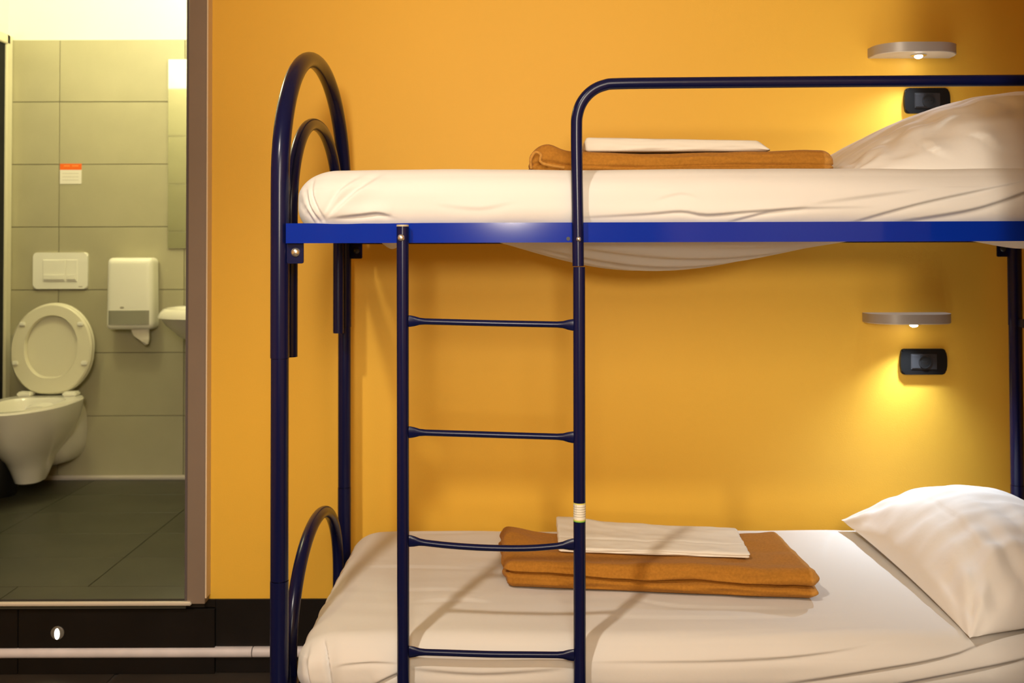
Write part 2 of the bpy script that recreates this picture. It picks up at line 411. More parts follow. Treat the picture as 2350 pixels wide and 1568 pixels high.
# ------------------------------------------------------------------ bunk bed
bed = thing('bunk_bed', 'navy blue tubular metal bunk bed with arched end hoops and ladder', 'bunk bed', (0.5, 2.6, 0))
ZU = P(1000, 535, YN).z           # upper rail centre height
DZ = 1.018                       # spacing of bunks
RH = 0.0215
def bedo(name, bm, m, smooth=True, parent=bed): return from_bm(name, bm, m, parent, smooth)
YM = (YN + YF) / 2; HW = (YF - YN) / 2
zj = P(643, 822, YN).z            # joint between upper and lower posts
zap = P(718, 139, 2.55).z          # hoop apex centre
z0 = P(643, 420, YN).z            # hoop spring
def hoop_pts(X, hw, zbot, zspring, ztop, e=2.0, n=36):
    pts = [(X, YM - hw, zbot)]
    pts += [(X, YM - hw, zbot + (zspring - zbot) * t) for t in (0.5,)]
    for i in range(n + 1):
        a = math.pi * i / n; c = math.cos(a); s = math.sin(a)
        pts.append((X, YM - hw * (abs(c) ** (2 / e)) * (1 if c > 0 else -1), zspring + (ztop - zspring) * abs(s) ** (2 / e)))
    pts += [(X, YM + hw, zbot + (zspring - zbot) * t) for t in (0.5,)]
    pts.append((X, YM + hw, zbot)); return pts
for X in (XL, XR):
    bm = bmesh.new(); tube(bm, hoop_pts(X, HW, zj, z0, zap, 2.05), 0.0203, 24); bedo('end_hoop', bm, M['navy'])
    for zo in (0, -DZ):
        bm = bmesh.new()
        hwi = 0.312
        ztopi = P(727, 287, 2.58).z; zspi = P(680, 495, 2.32).z; zboti = P(670, 815, 2.32).z
        zb_ = max(zboti + zo, 0.05)
        tube(bm, hoop_pts(X, hwi, zb_, zspi + zo, ztopi + zo, 2.1), 0.0155, 20); bedo('inner_hoop', bm, M['navy'])
        # cross bars of the bed base
        bm = bmesh.new(); box(bm, X + (0.0 if X < 0 else -0.03), X + (0.03 if X < 0 else 0.0), YN + 0.018, YF - 0.018, ZU - RH + zo + 0.004, ZU + RH + zo - 0.004, bev=0.002); bedo('end_bar', bm, M['navy'], False)
        bm = bmesh.new(); box(bm, X - 0.004, X + 0.004, YN + 0.015, YN + 0.10, zb_ + 0.004, zb_ + 0.03, bev=0.001); bedo('weld_plate', bm, M['navy'], False)
        bm = bmesh.new(); box(bm, X - 0.004, X + 0.004, YF - 0.10, YF - 0.015, zb_ + 0.004, zb_ + 0.03, bev=0.001); bedo('weld_plate', bm, M['navy'], False)
    zk = P(643, 1332, YN).z
    for Y in (YN, YF):
        bm = bmesh.new(); tube(bm, [(X, Y, zk + 0.001), (X, Y, zj - 0.001)], 0.0192, 24); bedo('post', bm, M['navy'])
        bm = bmesh.new(); tube(bm, [(X, Y, 0.03), (X, Y, 0.05), (X, Y, zk - 0.001)], 0.0198, 24); bedo('foot_post', bm, M['navy'])
        bm = bmesh.new(); tube(bm, [(X, Y, 0.0), (X, Y, 0.031)], 0.0235, 20); bedo('foot_cap', bm, M['black2'])
        bm = bmesh.new(); tube(bm, [(X, Y, zk - 0.02), (X, Y, zj + 0.02)], 0.016, 16); bedo('joint_pin', bm, M['navy'])
        # bracket plates with bolts
        for zo in (0, -DZ):
            sx = 1 if X < 0 else -1
            x0b, x1b = X + sx * 0.018, X + sx * 0.054
            yb = Y - 0.014 if Y == YN else Y - 0.004
            bm = bmesh.new(); prism(bm, rrect(abs(x1b - x0b), 0.050, 0.004, 3, (x0b + x1b) / 2, ZU - RH + zo - 0.019), 'Y', yb, yb + 0.005)
            br = bedo('bracket', bm, M['navy'], False)
            xc = X + sx * 0.037; zc = P(682, 579, YN).z + zo
            bm = bmesh.new(); tube(bm, [(xc, yb + 0.001, zc), (xc, yb - 0.003, zc), (xc, yb - 0.006, zc), (xc, yb - 0.0075, zc)], [0.0095, 0.0095, 0.007, 0.003], 16)
            bolt = bedo('bolt', bm, M['bolt'] if Y == YN else M['blackgloss'], True, br)
            if Y == YN: bolt['label'] = 'silver slotted bolt head'
# side rails
def rail(Y, zo, m, thick=0.028, dz=0.0):
    bm = bmesh.new()
    nx = 60
    x0, x1 = XL + 0.019, XR - 0.019
    def f(u, v, w):
        X = x0 + (x1 - x0) * u; 
        dent = 0.004 * G(X - (-0.37), 0.035) + 0.002 * G(X + 0.28, 0.05)
        yy = Y - thick / 2 + thick * v
        zz = ZU + zo - RH - dz * 0 + 2 * RH * w
        if w > 0.5: zz -= dent * 0.5
        if v < 0.5: yy += dent
        return Vector((X, yy, zz))
    grid_box(bm, nx, 1, 1, f)
    es = [e for e in bm.edges if abs(e.verts[0].co.x - e.verts[1].co.x) > 0.01 and e.calc_face_angle(0) > 1.2]
    bmesh.ops.bevel(bm, geom=es, offset=0.003, segments=3, affect='EDGES')
    return bedo('side_rail', bm, m)
for zo in (0, -DZ):
    r1 = rail(YN - 0.014, zo, M['blue']); r1['label'] = 'brighter blue painted side rail'
    rail(YF - 0.004, zo, M['navy'])
# wire base slats under the mattresses
for zo in (0, -DZ):
    for k in range(7):
        xx = XL + 0.16 + k * 0.285
        bm = bmesh.new(); tube(bm, [(xx, YN + 0.0, ZU + zo + 0.004), (xx, YF - 0.018, ZU + zo + 0.004)], 0.006, 8); bedo('cross_wire', bm, M['navy'])
# ladder
YL = 2.130
def lx(px, py): return P(px, py, YL)
bm = bmesh.new()
a = lx(924, 519); b = lx(925.5, 1560)
tube(bm, [(a.x, YL, a.z), (a.x + (b.x - a.x) * .5, YL, (a.z + b.z) / 2), (b.x, YL, b.z), (b.x, YL, 0.02)], 0.0130, 20)
c = lx(1329, 613); d = lx(1330.5, 1560)
tube(bm, [(c.x, YL, c.z), (d.x, YL, d.z), (d.x, YL, 0.02)], 0.0130, 20)
lad = bedo('ladder', bm, M['navy'])
rungs = [((938, 737), (1127, 742), (1317, 746), 0), ((938, 992), (1127, 998), (1317, 1004), 0), ((938, 1241), (1127, 1258), (1317, 1249), 1), ((938, 1496), (1127, 1502), (1317, 1504), 0), ((938, 1749), (1127, 1754), (1317, 1757), 0), ((938, 2002), (1127, 2006), (1317, 2009), 0)]
for p0, p1, p2, sag in rungs:
    A, B, D = lx(*p0), lx(*p1), lx(*p2)
    A.x -= 0.004; D.x += 0.004
    path = smoothpath([A, A.lerp(B, .5) + Vector((0, 0, -0.0025 * sag)), B, B.lerp(D, .5) + Vector((0, 0, -0.004 * sag)), D], 8)
    L = len(path); rad = []
    for i in range(L):
        x = (path[i] - A).length; y = (path[i] - D).length; e = min(x, y)
        fl_ = 1 - sstep(0.006, 0.035, e)
        rad.append((0.0068 - 0.003 * fl_, 0.0068 + 0.0058 * fl_))
    for p in path: p.y = YL
    bm = bmesh.new(); tube(bm, path, rad, 14, ref=(0, 0, 1)); bedo('rung', bm, M['navy'], True, lad)
bm = bmesh.new(); tube(bm, [(a.x, YL, a.z - 0.001), (a.x, YL, a.z + 0.003)], 0.0132, 20)
e = bedo('end_cap', bm, M['cap'], True, lad); e['label'] = 'beige plastic plug in the tube top'
for (px, py, m_, rr) in ((922, 546, 'bolt', 0.0075), (1327, 549, 'bolt', 0.0052)):
    q = lx(px, py)
    bm = bmesh.new(); tube(bm, [(q.x, YL - 0.009, q.z), (q.x, YL - 0.0145, q.z), (q.x, YL - 0.0175, q.z), (q.x, YL - 0.0185, q.z)], [rr, rr, rr * .7, rr * .3], 14)
    bedo('bolt', bm, M['bolt'], True, lad)['label'] = 'silver bolt head'
    bm = bmesh.new(); tube(bm, [(q.x, YL + 0.009, q.z), (q.x, YN - 0.024, q.z)], 0.003, 10); bedo('bolt_shank', bm, M['bolt'], True, lad)
# rail hole
q = P(1304, 548, YN - 0.028); bm = bmesh.new(); tube(bm, [(q.x, YN - 0.0283, q.z), (q.x, YN - 0.024, q.z)], 0.0042, 12); bedo('drilled_hole', bm, M['black2'])
# guard rail
bm = bmesh.new()
g = [lx(1327, 611), lx(1326, 520), lx(1324, 400), lx(1323, 300)]
g += [lx(1325, 264), lx(1336, 234), lx(1357, 210), lx(1386, 196), lx(1425, 192)]
g += [lx(1600, 190), lx(1900, 187.5), lx(2350, 184.5), lx(2480, 183)]
gx = g[-1]
g += [Vector((gx.x + .035, YL, gx.z - .008)), Vector((gx.x + .062, YL, gx.z - .035)), Vector((gx.x + .07, YL, gx.z - .07)), Vector((gx.x + .07, YL, ZU - RH))]
tube(bm, smoothpath(g, 6), 0.0124, 20); gr = bedo('guard_rail', bm, M['navy'])
# sticker wrapped on the ladder
def wrap(name, pya, pyb, m, rr=0.01315, parent=None):
    q0 = lx(1330, pya); q1 = lx(1330, pyb)
    bm = bmesh.new(); tube(bm, [(q1.x, YL, q1.z), (q0.x, YL, q0.z)], rr, 24); return bedo(name, bm, m, True, parent or lad)
st = wrap('sticker', 1153, 1196, M['white_print']); st['label'] = 'pale paper sticker with green edge bands'
# (bands as separate thin sleeves)
wrap('sticker_band', 1190.5, 1193.5, M['yellow_print'], 0.01322); wrap('sticker_band', 1193.5, 1196, M['green_print'], 0.01324)
for k in range(5): wrap('printed_line', 1161 + k * 5.5, 1162.4 + k * 5.5, M['grey_print'], 0.0132)
wrap('sticker_band', 1153, 1156, M['yellow_print'], 0.01322)

# ------------------------------------------------------------------ mattresses
ZMT_U = P(1300, 386, 2.17).z; ZMT_L = P(1300, 1203, 3.05).z
def mattress(name, label, ztop, zbot, lower, y0=2.158, y1=3.02, x0=-0.472, x1=1.485):
    H = Vector(((x1 - x0) / 2, (y1 - y0) / 2, (ztop - zbot) / 2)); Cn = Vector(((x0 + x1) / 2, (y0 + y1) / 2, (ztop + zbot) / 2))
    fx = lambda px, py, Y=2.17: ((lambda q: (q.x, q.z))(P(px, py, Y)))
    if not lower:
        cr = [([fx(705, 420), fx(712, 470), fx(738, 508)], .013, .005), ([fx(690, 430), fx(697, 470), fx(722, 510)], .013, .005),
              ([fx(722, 395), fx(722, 450), fx(752, 508)], .012, .006),
              ([fx(880, 395), fx(820, 440), fx(755, 500)], .009, .010), ([fx(840, 395), fx(790, 430), fx(748, 495)], .006, .008),
              ([fx(770, 500), fx(830, 494), fx(870, 490), fx(900, 497)], .009, .007),
              ([fx(1330, 500), fx(1480, 492), fx(1560, 486), fx(1620, 494), fx(1720, 486), fx(1840, 479), fx(1990, 476)], .006, .005),
              ([fx(1670, 509), fx(1760, 487), fx(1850, 476)], .005, .006),
              ([fx(1950, 511), fx(2080, 474), fx(2200, 447), fx(2350, 415)], .008, .008),
              ([fx(2050, 510), fx(2200, 487), fx(2290, 462), fx(2400, 420)], .009, .010),
              ([fx(1850, 470), fx(2000, 450), fx(2150, 430)], .004, .012),
              ([fx(1500, 460), fx(1560, 445), fx(1600, 455)], .002, .008), ([fx(1000, 470), fx(1100, 480), fx(1180, 465)], .002, .012)]
    else:
        f2 = lambda px, py: fx(px, py, 2.16)
        cr = [([f2(738, 1475), f2(755, 1510), f2(768, 1590)], .018, .007), ([f2(705, 1485), f2(703, 1530), f2(716, 1600)], .016, .007), ([f2(692, 1500), f2(688, 1540), f2(690, 1600)], .007, .006),
              ([f2(770, 1525), f2(850, 1518), f2(915, 1520)], .004, .006),
              ([f2(860, 1568), f2(890, 1552), f2(930, 1535)], .008, .008), ([f2(930, 1530), f2(1100, 1545), f2(1300, 1530)], .004, .012),
              ([f2(1350, 1517), f2(1700, 1515), f2(1900, 1500), f2(2100, 1470)], .005, .010),
              ([f2(1800, 1568), f2(2000, 1535), f2(2200, 1500), f2(2350, 1450)], .009, .012),
              ([f2(2050, 1568), f2(2200, 1540), f2(2400, 1500)], .009, .012)]
    sm = lambda c: [(tuple((q.x, q.y) for q in smoothpath([(x_, y_, 0) for x_, y_ in pts], 4)), amp, wd) for pts, amp, wd in c]
    cr = sm(cr)
    # creases of the top, in X,Y
    tcr = []
    if lower:
        t = lambda px, py: ((lambda q: (q.x, q.y))(PZ(px, py, ztop)))
        tcr = [([t(820, 1302), t(950, 1300), t(1110, 1304)], .003, .016), ([t(880, 1356), t(1000, 1353), t(1100, 1360)], .0022, .013),
               ([t(930, 1385), t(1050, 1378), t(1130, 1384)], .003, .014), ([t(1350, 1412), t(1600, 1418), t(1880, 1412)], .0022, .016),
               ([t(1440, 1372), t(1560, 1392), t(1800, 1396)], .0025, .012), ([t(2010, 1440), t(1800, 1450), t(1500, 1458)], .002, .014),
               ([t(800, 1215), t(1000, 1222), t(1150, 1218)], .003, .02), ([t(1890, 1300), t(1900, 1240), t(1930, 1215)], .002, .02)]
    tcr = sm(tcr)
    def f(u, v, w):
        # denser sampling near edges
        p = Vector(((u * 2 - 1) * H.x, (v * 2 - 1) * H.y, (w * 2 - 1) * H.z))
        q, nn = rounded(p, H, (0.085, 0.055, 0.062))
        q = q + Cn
        X, Y, Z = q
        if w > 0.999 or nn.z > 0.3 :
            k = sstep(0, .6, nn.z) if nn.length > 0 else 1
            q.z += k * (0.0035 * noise.noise(Vector((X * 3, Y * 4, 1 + lower))) + 0.0016 * noise.noise(Vector((X * 6, Y * 22, 3))))
            for pts, amp, wd in tcr: q.z += k * crease(X, Y, pts, amp, wd)
        if nn.y < -0.25:
            k = sstep(0.2, .9, -nn.y); dd = 0.004 * noise.noise(Vector((X * 5, Z * 9, 7 + lower)))
            for pts, amp, wd in cr: dd += crease(X, Z, pts, amp, wd)
            # bulge in the middle of the side
            q.y -= k * (dd + 0.006 * math.sin(math.pi * w))
        if nn.x < -0.25:
            k = sstep(0.2, .9, -nn.x)
            q.x -= k * (0.006 * noise.noise(Vector((Y * 26, Z * 5, 2))) + 0.004 * math.sin(Y * 90 + Z * 30) * (1 - w))
        if not lower and w < 0.5 :
            # belly of loose sheet that hangs through the base
            k = 1 - sstep(0.0, 0.5, w)
            vv = math.sin(math.pi * max(0, min(1, (v - 0.04) / 0.92))) ** 0.8
            t0 = (X + 0.09) / 0.44
            t1 = (X - 0.35) / 0.66
            s = 0
            if -0.0 < t0 and X < 0.35: s = math.sin(t0 * math.pi / 2) ** 1.15 if t0 < 1 else 1
            elif X >= 0.35 and t1 < 1: s = (math.cos(t1 * math.pi) * .5 + .5)
            fold = 0.007 * math.sin((Y - 0.25 * X) * 60) * s
            lump = 0.030 * G(X + 0.315, 0.030) * G(Y - 2.62, 0.10) + 0.016 * G(X + 0.42, 0.04) * G(Y - 2.28, 0.08) + 0.012 * G(X + 0.065, 0.018) * G(Y - 2.25, .05) + 0.035 * G(X - 1.42, 0.12) * G(Y - 2.75, .2)
            q.z -= k * (0.083 * s * vv + lump + fold * vv)
        return q
    bm = bmesh.new(); grid_box(bm, 500, 100, 56, f)
    o = from_bm(name, bm, M['sheet'], None, True, origin=(Cn.x, Cn.y, zbot))
    tag(o, label, 'mattress')
    o.modifiers.clear()
    return o
mattress('mattress', 'mattress in a pale cotton sheet on the upper bunk, sheet sagging below its blue rail', ZMT_U, ZU + RH * 0.3 - 0.012, False)
mattress('mattress', 'mattress in a creased pale cotton sheet on the lower bunk, crossed by ladder shadows', ZMT_L, ZU - DZ + 0.0, True)

# ------------------------------------------------------------------ pillows
def pillow(name, label, corners, zbase, hgt, sink, wr, eu=(2.3, .62), peak=.5, fcr=(), tcr=()):
    sm = lambda c: [(tuple((q.x, q.y) for q in smoothpath([(x_, y_, 0) for x_, y_ in pts], 4)), amp, wd) for pts, amp, wd in c]
    fcr = sm(fcr); tcr = sm(tcr)
    """corners: FL, FR, BR, BL in XY (z base)."""
    FL, FR, BR, BL = [Vector(c) for c in corners]
    bm = bmesh.new(); N, Mv = 110, 130
    def edge_in(u, v):   # pinch edges between the corners
        uu = u * 2 - 1; vv = v * 2 - 1
        return uu * (1 - 0.05 * (1 - vv * vv)) , vv * (1 - 0.04 * (1 - uu * uu))
    def pt(u, v, side):
        uu, vv = edge_in(u, v)
        a = (uu + 1) / 2; b = (vv + 1) / 2
        base = FL.lerp(FR, a).lerp(BL.lerp(BR, a), b)
        up = (u / peak - 1) if u < peak else (u - peak) / (1 - peak)
        prof = max(0, (1 - abs(up) ** eu[0])) ** eu[1] * max(0, (1 - abs(v * 2 - 1) ** 2.6)) ** 0.60
        # wrinkles radiating from edges / corners
        e = min(u, 1 - u, v, 1 - v)
        wrk = 0
        if e > 0:
            wrk = wr * (noise.noise(Vector((u * 5, v * 16, 3))) * (1 - u) + noise.noise(Vector((u * 14, v * 4, 9))) * G(v, .35)) * sstep(0, .06, e)
            wrk += wr * 0.5 * math.sin(14 * math.atan2(v + .02, u + .02)) * G(math.hypot(u, v) - .16, .16)
            wrk += wr * 0.6 * math.sin(13 * math.atan2(1 - v + .02, u + .02)) * G(math.hypot(u, 1 - v) - .16, .16)
        z = base.z
        if side > 0: z += prof * hgt + wrk * (0.4 + prof)
        else: z -= prof * sink
        p = Vector((base.x, base.y, z + (0.004 if side > 0 else -0.004) * sstep(0, .03, e)))
        if side > 0 and e > 0:
            k = sstep(0, .08, e)
            for pts, amp, wd in fcr:
                if p.y < 2.62: p.y -= k * crease(p.x, p.z, pts, amp, wd) * sstep(2.62, 2.5, p.y) if False else k * crease(p.x, p.z, pts, amp, wd)
            for pts, amp, wd in tcr: p.z += k * crease(p.x, p.y, pts, amp, wd)
        return p
    top = {}; bot = {}
    for i in range(N + 1):
        for j in range(Mv + 1):
            # concentrate samples near the rims
            u = 0.5 - 0.5 * math.cos(math.pi * i / N); v = 0.5 - 0.5 * math.cos(math.pi * j / Mv)
            rim = i in (0, N) or j in (0, Mv)
            top[i, j] = bm.verts.new(pt(u, v, 1))
            bot[i, j] = top[i, j] if rim else bm.verts.new(pt(u, v, -1))
    for i in range(N):
        for j in range(Mv):
            bm.faces.new((top[i, j], top[i + 1, j], top[i + 1, j + 1], top[i, j + 1]))
            bm.faces.new((bot[i, j], bot[i, j + 1], bot[i + 1, j + 1], bot[i + 1, j]))
    o = from_bm(name, bm, M['pillow'], None, True, origin=((FL + BR) / 2).to_tuple())
    o.modifiers.clear(); tag(o, label, 'pillow'); return o
zl = ZMT_L + 0.012
tp = lambda px, py: ((lambda q: (q.x, q.y))(PZ(px, py, ZMT_L + .11)))
fp_ = lambda px, py: ((lambda q: (q.x, q.z))(P(px, py, 2.36)))
c_fl = P(2226, 1464, 2.145); c_bl = P(1926, 1196, 2.99)
pillow('pillow', 'plump white pillow on the lower bunk under the lit reading lamp',
       [(c_fl.x, c_fl.y, c_fl.z), (c_fl.x + .50, 2.24, zl + 0.01), (c_bl.x + .52, 2.98, zl + 0.02), (c_bl.x, 2.97, zl + 0.02)], zl, 0.165, 0.012, 0.012, (2.3, .7), .5, (),
       [([tp(1965, 1205), tp(2020, 1250), tp(2090, 1320), tp(2165, 1400)], .010, .012), ([tp(2025, 1200), tp(2060, 1260), tp(2110, 1330)], .008, .010), ([tp(2000, 1180), tp(2070, 1230), tp(2150, 1330)], .005, .010),
        ([tp(2130, 1190), tp(2200, 1240), tp(2260, 1290)], .003, .010), ([tp(2300, 1440), tp(2295, 1380), tp(2340, 1320)], .012, .016)])
zu = ZMT_U + 0.012
c_bl = P(1990, 380, 2.95); c_fl = P(1905, 396, 2.33)
pillow('pillow', 'large white pillow on the upper bunk, covering part of the black socket',
       [(c_fl.x + .012, 2.215, zu - .016), (1.49, 2.22, zu - 0.012), (1.49, 2.96, zu + 0.01), (c_fl.x + .04, 2.95, zu - 0.004)], zu, 0.212, 0.012, 0.010, (2.0, .88), .82,
       [([fp_(2090, 325), fp_(2095, 350), fp_(2120, 372), fp_(2160, 386)], .030, .008), ([fp_(2190, 315), fp_(2215, 325), fp_(2232, 350), fp_(2270, 362), fp_(2350, 352)], .024, .009),
        ([fp_(2060, 290), fp_(2090, 275), fp_(2120, 265)], .010, .008), ([fp_(2140, 300), fp_(2170, 275), fp_(2210, 258)], .012, .008), ([fp_(2000, 360), fp_(2030, 330), fp_(2060, 315)], .010, .008),
        ([fp_(2260, 270), fp_(2300, 262), fp_(2345, 266)], .004, .01)])

# ------------------------------------------------------------------ blankets and folded linen
def slab(name, corners, z0, th, m, r=0.02, grooves=(), hump=None, nx=120, ny=60, nz=16, wr=0.003, sidewob=0.003, seed=0, th_fn=None):
    FL, FR, BR, BL = [Vector((c[0], c[1], 0)) for c in corners]
    Lx = (FR - FL).length; Ly = (BL - FL).length
    H = Vector((Lx / 2, Ly / 2, th / 2))
    def f(u, v, w):
        q, nn = rounded(Vector(((u * 2 - 1) * H.x, (v * 2 - 1) * H.y, (w * 2 - 1) * H.z)), H, (r, r, min(r, th / 2)))
        side = math.hypot(nn.x, nn.y)
        for gz, gd, gw in grooves:
            d = gd * G(w * th - gz + 0.008 * u * (nz == 24) - 0.002 * math.sin(u * 9 + seed), gw) * side
            q.x -= nn.x * d; q.y -= nn.y * d
        if side > .1:
            s = sidewob * noise.noise(Vector((u * 7, v * 7, w * 3 + seed)))
            q.x += nn.x * s; q.y += nn.y * s
        a = q.x / Lx + .5; b = q.y / Ly + .5
        base = FL.lerp(FR, a).lerp(BL.lerp(BR, a), b)
        z = q.z + th / 2
        dz = wr * noise.noise(Vector((u * 4, v * 4, seed + 5))) + wr * .4 * noise.noise(Vector((u * 14, v * 9, seed)))
        if hump: dz += hump(u, v)
        return Vector((base.x, base.y, z0 + z + dz * w))
    bm = bmesh.new(); grid_box(bm, nx, ny, nz, f)
    org = (FL + BR) / 2; org.z = z0
    o = from_bm(name, bm, m, None, True, origin=org.to_tuple()); o.modifiers.clear(); return o
zl = ZMT_L + 0.003
BLK_A, BLK_B = (0.40, 0.170, 0.024), (0.50, 0.24, 0.05)
mb1 = blanket_mat('brown_blanket_wool', BLK_A, BLK_B, 0.350, 0.356)
cFL, cFR = PZ(1158, 1352, zl), PZ(1888, 1384, zl)
cBR, cBL = PZ(1785, 1220, zl + .06), PZ(1146, 1222, zl + .06)
bl = slab('blanket', [cFL, cFR, cBR, cBL], zl, 0.062, mb1, r=0.026, grooves=[(0.034, 0.020, 0.0038)], wr=0.006,
          hump=lambda u, v: 0.024 * G(u - .03, .09) * sstep(.3, 1, v) + 0.006 * G(u - .97, .1) + 0.006 * G(v - .05, .1), seed=1, sidewob=.008, nz=24)
tag(bl, 'folded brown wool blanket on the lower bunk under a flat folded white sheet', 'blanket')
zt_ = zl + 0.066
sFL, sFR, sBR, sBL = PZ(1282, 1268, zt_), PZ(1722, 1283, zt_), PZ(1690, 1222, zt_), PZ(1276, 1203, zt_)
ol = slab('folded_sheet', [sFL, sFR, sBR, sBL], zt_ + 0.0, 0.013, M['towel'], r=0.006, grooves=[(0.0065, .004, .0015)], wr=0.004, seed=3, nx=90, ny=50, nz=8,
          hump=lambda u, v: -0.003 * G(v - .33, .02) + .010 * G(u, .2) * v)
tag(ol, 'flat folded white sheet on the brown blanket of the lower bunk', 'bed linen')
zu = ZMT_U + 0.003
mb2 = blanket_mat('brown_blanket_wool_upper', BLK_A, BLK_B, 0.345, 0.350)
xa, xb = P(1213, 370, 2.40).x, P(1922, 380, 2.40).x
top_u = P(1600, 347, 2.42).z - zu
bu = slab('blanket', [(xa, 2.40), (xb, 2.40), (xb - .01, 2.78), (xa + .01, 2.78)], zu, top_u, mb2, r=0.03, grooves=[(0.02, .008, .003)], wr=0.004,
          hump=lambda u, v: 0.018 * G(u - .06, .045) - 0.004 * G(u - .5, .3) + .003 * G(u - .92, .08), seed=8, sidewob=.006, nz=20)
tag(bu, 'folded brown wool blanket on the upper bunk under a thick folded white sheet', 'blanket')
bm = bmesh.new()
q = [P(1219, 386, 2.385), P(1218, 366, 2.375), P(1228, 350, 2.375), P(1241, 355, 2.372), P(1240, 370, 2.374), P(1255, 378, 2.376), P(1295, 385, 2.378)]
tube(bm, smoothpath(q, 5), 0.0035, 8); cu = from_bm('blanket_edge', bm, blanket_mat('blanket_edge_wool', BLK_B, BLK_B, 0, 1), bu); cu['label'] = 'paler curled blanket edge'
p0, p1 = P(1340, 331, 2.44), P(1765, 347, 2.44)
zt2 = zu + top_u
def hump2(u, v): return 0.0
th2 = 0.030
ou = slab('folded_sheet', [(p0.x, 2.42), (p1.x, 2.42), (p1.x - .01, 2.68), (p0.x + .01, 2.68)], zt2 + 0.0, th2, M['towel'], r=0.011, grooves=[(0.010, .0015, .001)], wr=0.001, seed=5, nx=90, ny=40, nz=10,
          hump=lambda u, v: 0.010 * (1 - u) - 0.004 - 0.018 * sstep(.92, 1.0, u))
tag(ou, 'thick folded white sheet on the brown blanket of the upper bunk', 'bed linen')

# ------------------------------------------------------------------ reading lamps
def reading_lamp(label, pxl, pxr, py_wall_bottom, ledpx, ledpy, aim, power):
    zb_ = P((pxl + pxr) / 2, py_wall_bottom, YW).z
    xl_, xr_ = P(pxl, py_wall_bottom, YW).x, P(pxr, py_wall_bottom, YW - 0.08).x
    dep = 0.112; th = 0.030
    t = thing('reading_lamp', label, 'wall lamp', ((xl_ + xr_) / 2, YW, zb_))
    w = xr_ - xl_; rr = 0.085
    cx = (xl_ + xr_) / 2
    out = [(xl_, YW)]
    out += [(xl_ + rr - rr * math.cos(R(a)), YW - dep + rr * .95 - rr * .95 * math.sin(R(a))) for a in range(0, 91, 9)]
    out += [(xr_ - rr + rr * math.sin(R(a)), YW - dep + rr * .95 - rr * .95 * math.cos(R(a))) for a in range(0, 91, 9)]
    out += [(xr_, YW)]
    bm = bmesh.new(); prism(bm, out, 'Z', zb_ + 0.002, zb_ + th)
    es = [e for e in bm.edges if e.calc_face_angle(0) > 1.3 and abs(e.verts[0].co.z - e.verts[1].co.z) < 1e-5]
    bmesh.ops.bevel(bm, geom=es, offset=0.0015, segments=2, affect='EDGES')
    from_bm('lamp_shelf', bm, M['lamp'], t)
    cxy = Vector((cx, YW - dep * .45))
    out2 = [(cxy.x + (p[0] - cxy.x) * .985, YW - (YW - p[1]) * .975) for p in out]
    bm = bmesh.new(); prism(bm, out2, 'Z', zb_ + 0.0, zb_ + 0.003); from_bm('lamp_underside', bm, M['lampunder'], t, False)
    q = P(ledpx, ledpy, YW - 0.06)
    bm = bmesh.new(); tube(bm, [(q.x, YW - .06, zb_ + .001), (q.x, YW - .06, zb_ - .003), (q.x, YW - .06, zb_ - .0045)], [0.024, 0.024, 0.019], 28)
    from_bm('led_bezel', bm, M['chrome'], t)
    bm = bmesh.new(); tube(bm, [(q.x, YW - .06, zb_ - .004), (q.x, YW - .06, zb_ - .0075), (q.x, YW - .06, zb_ - .010), (q.x, YW - .06, zb_ - .0115)], [0.0125, 0.0115, 0.008, 0.003], 24)
    from_bm('led_lens', bm, M['led'], t)
    l = lamp('led_light', 'SPOT', (q.x, YW - .06, zb_ - 0.014), power, (0.70, 0.84, 1.0), Vector((q.x, YW - .06, zb_ - 0.014)) + Vector(aim), radius=0.010, spot=R(125), blend=1.0)
    return t
reading_lamp('grey wall reading lamp above the upper bunk, its pale underside lit', 1991, 2206, 134, 2108, 127, (-0.25, -0.50, -1), 15)
reading_lamp('dark grey wall reading lamp under the upper bunk, above the lower pillow', 1979, 2194, 739, 2097, 743, (-0.08, -0.50, -1), 27)

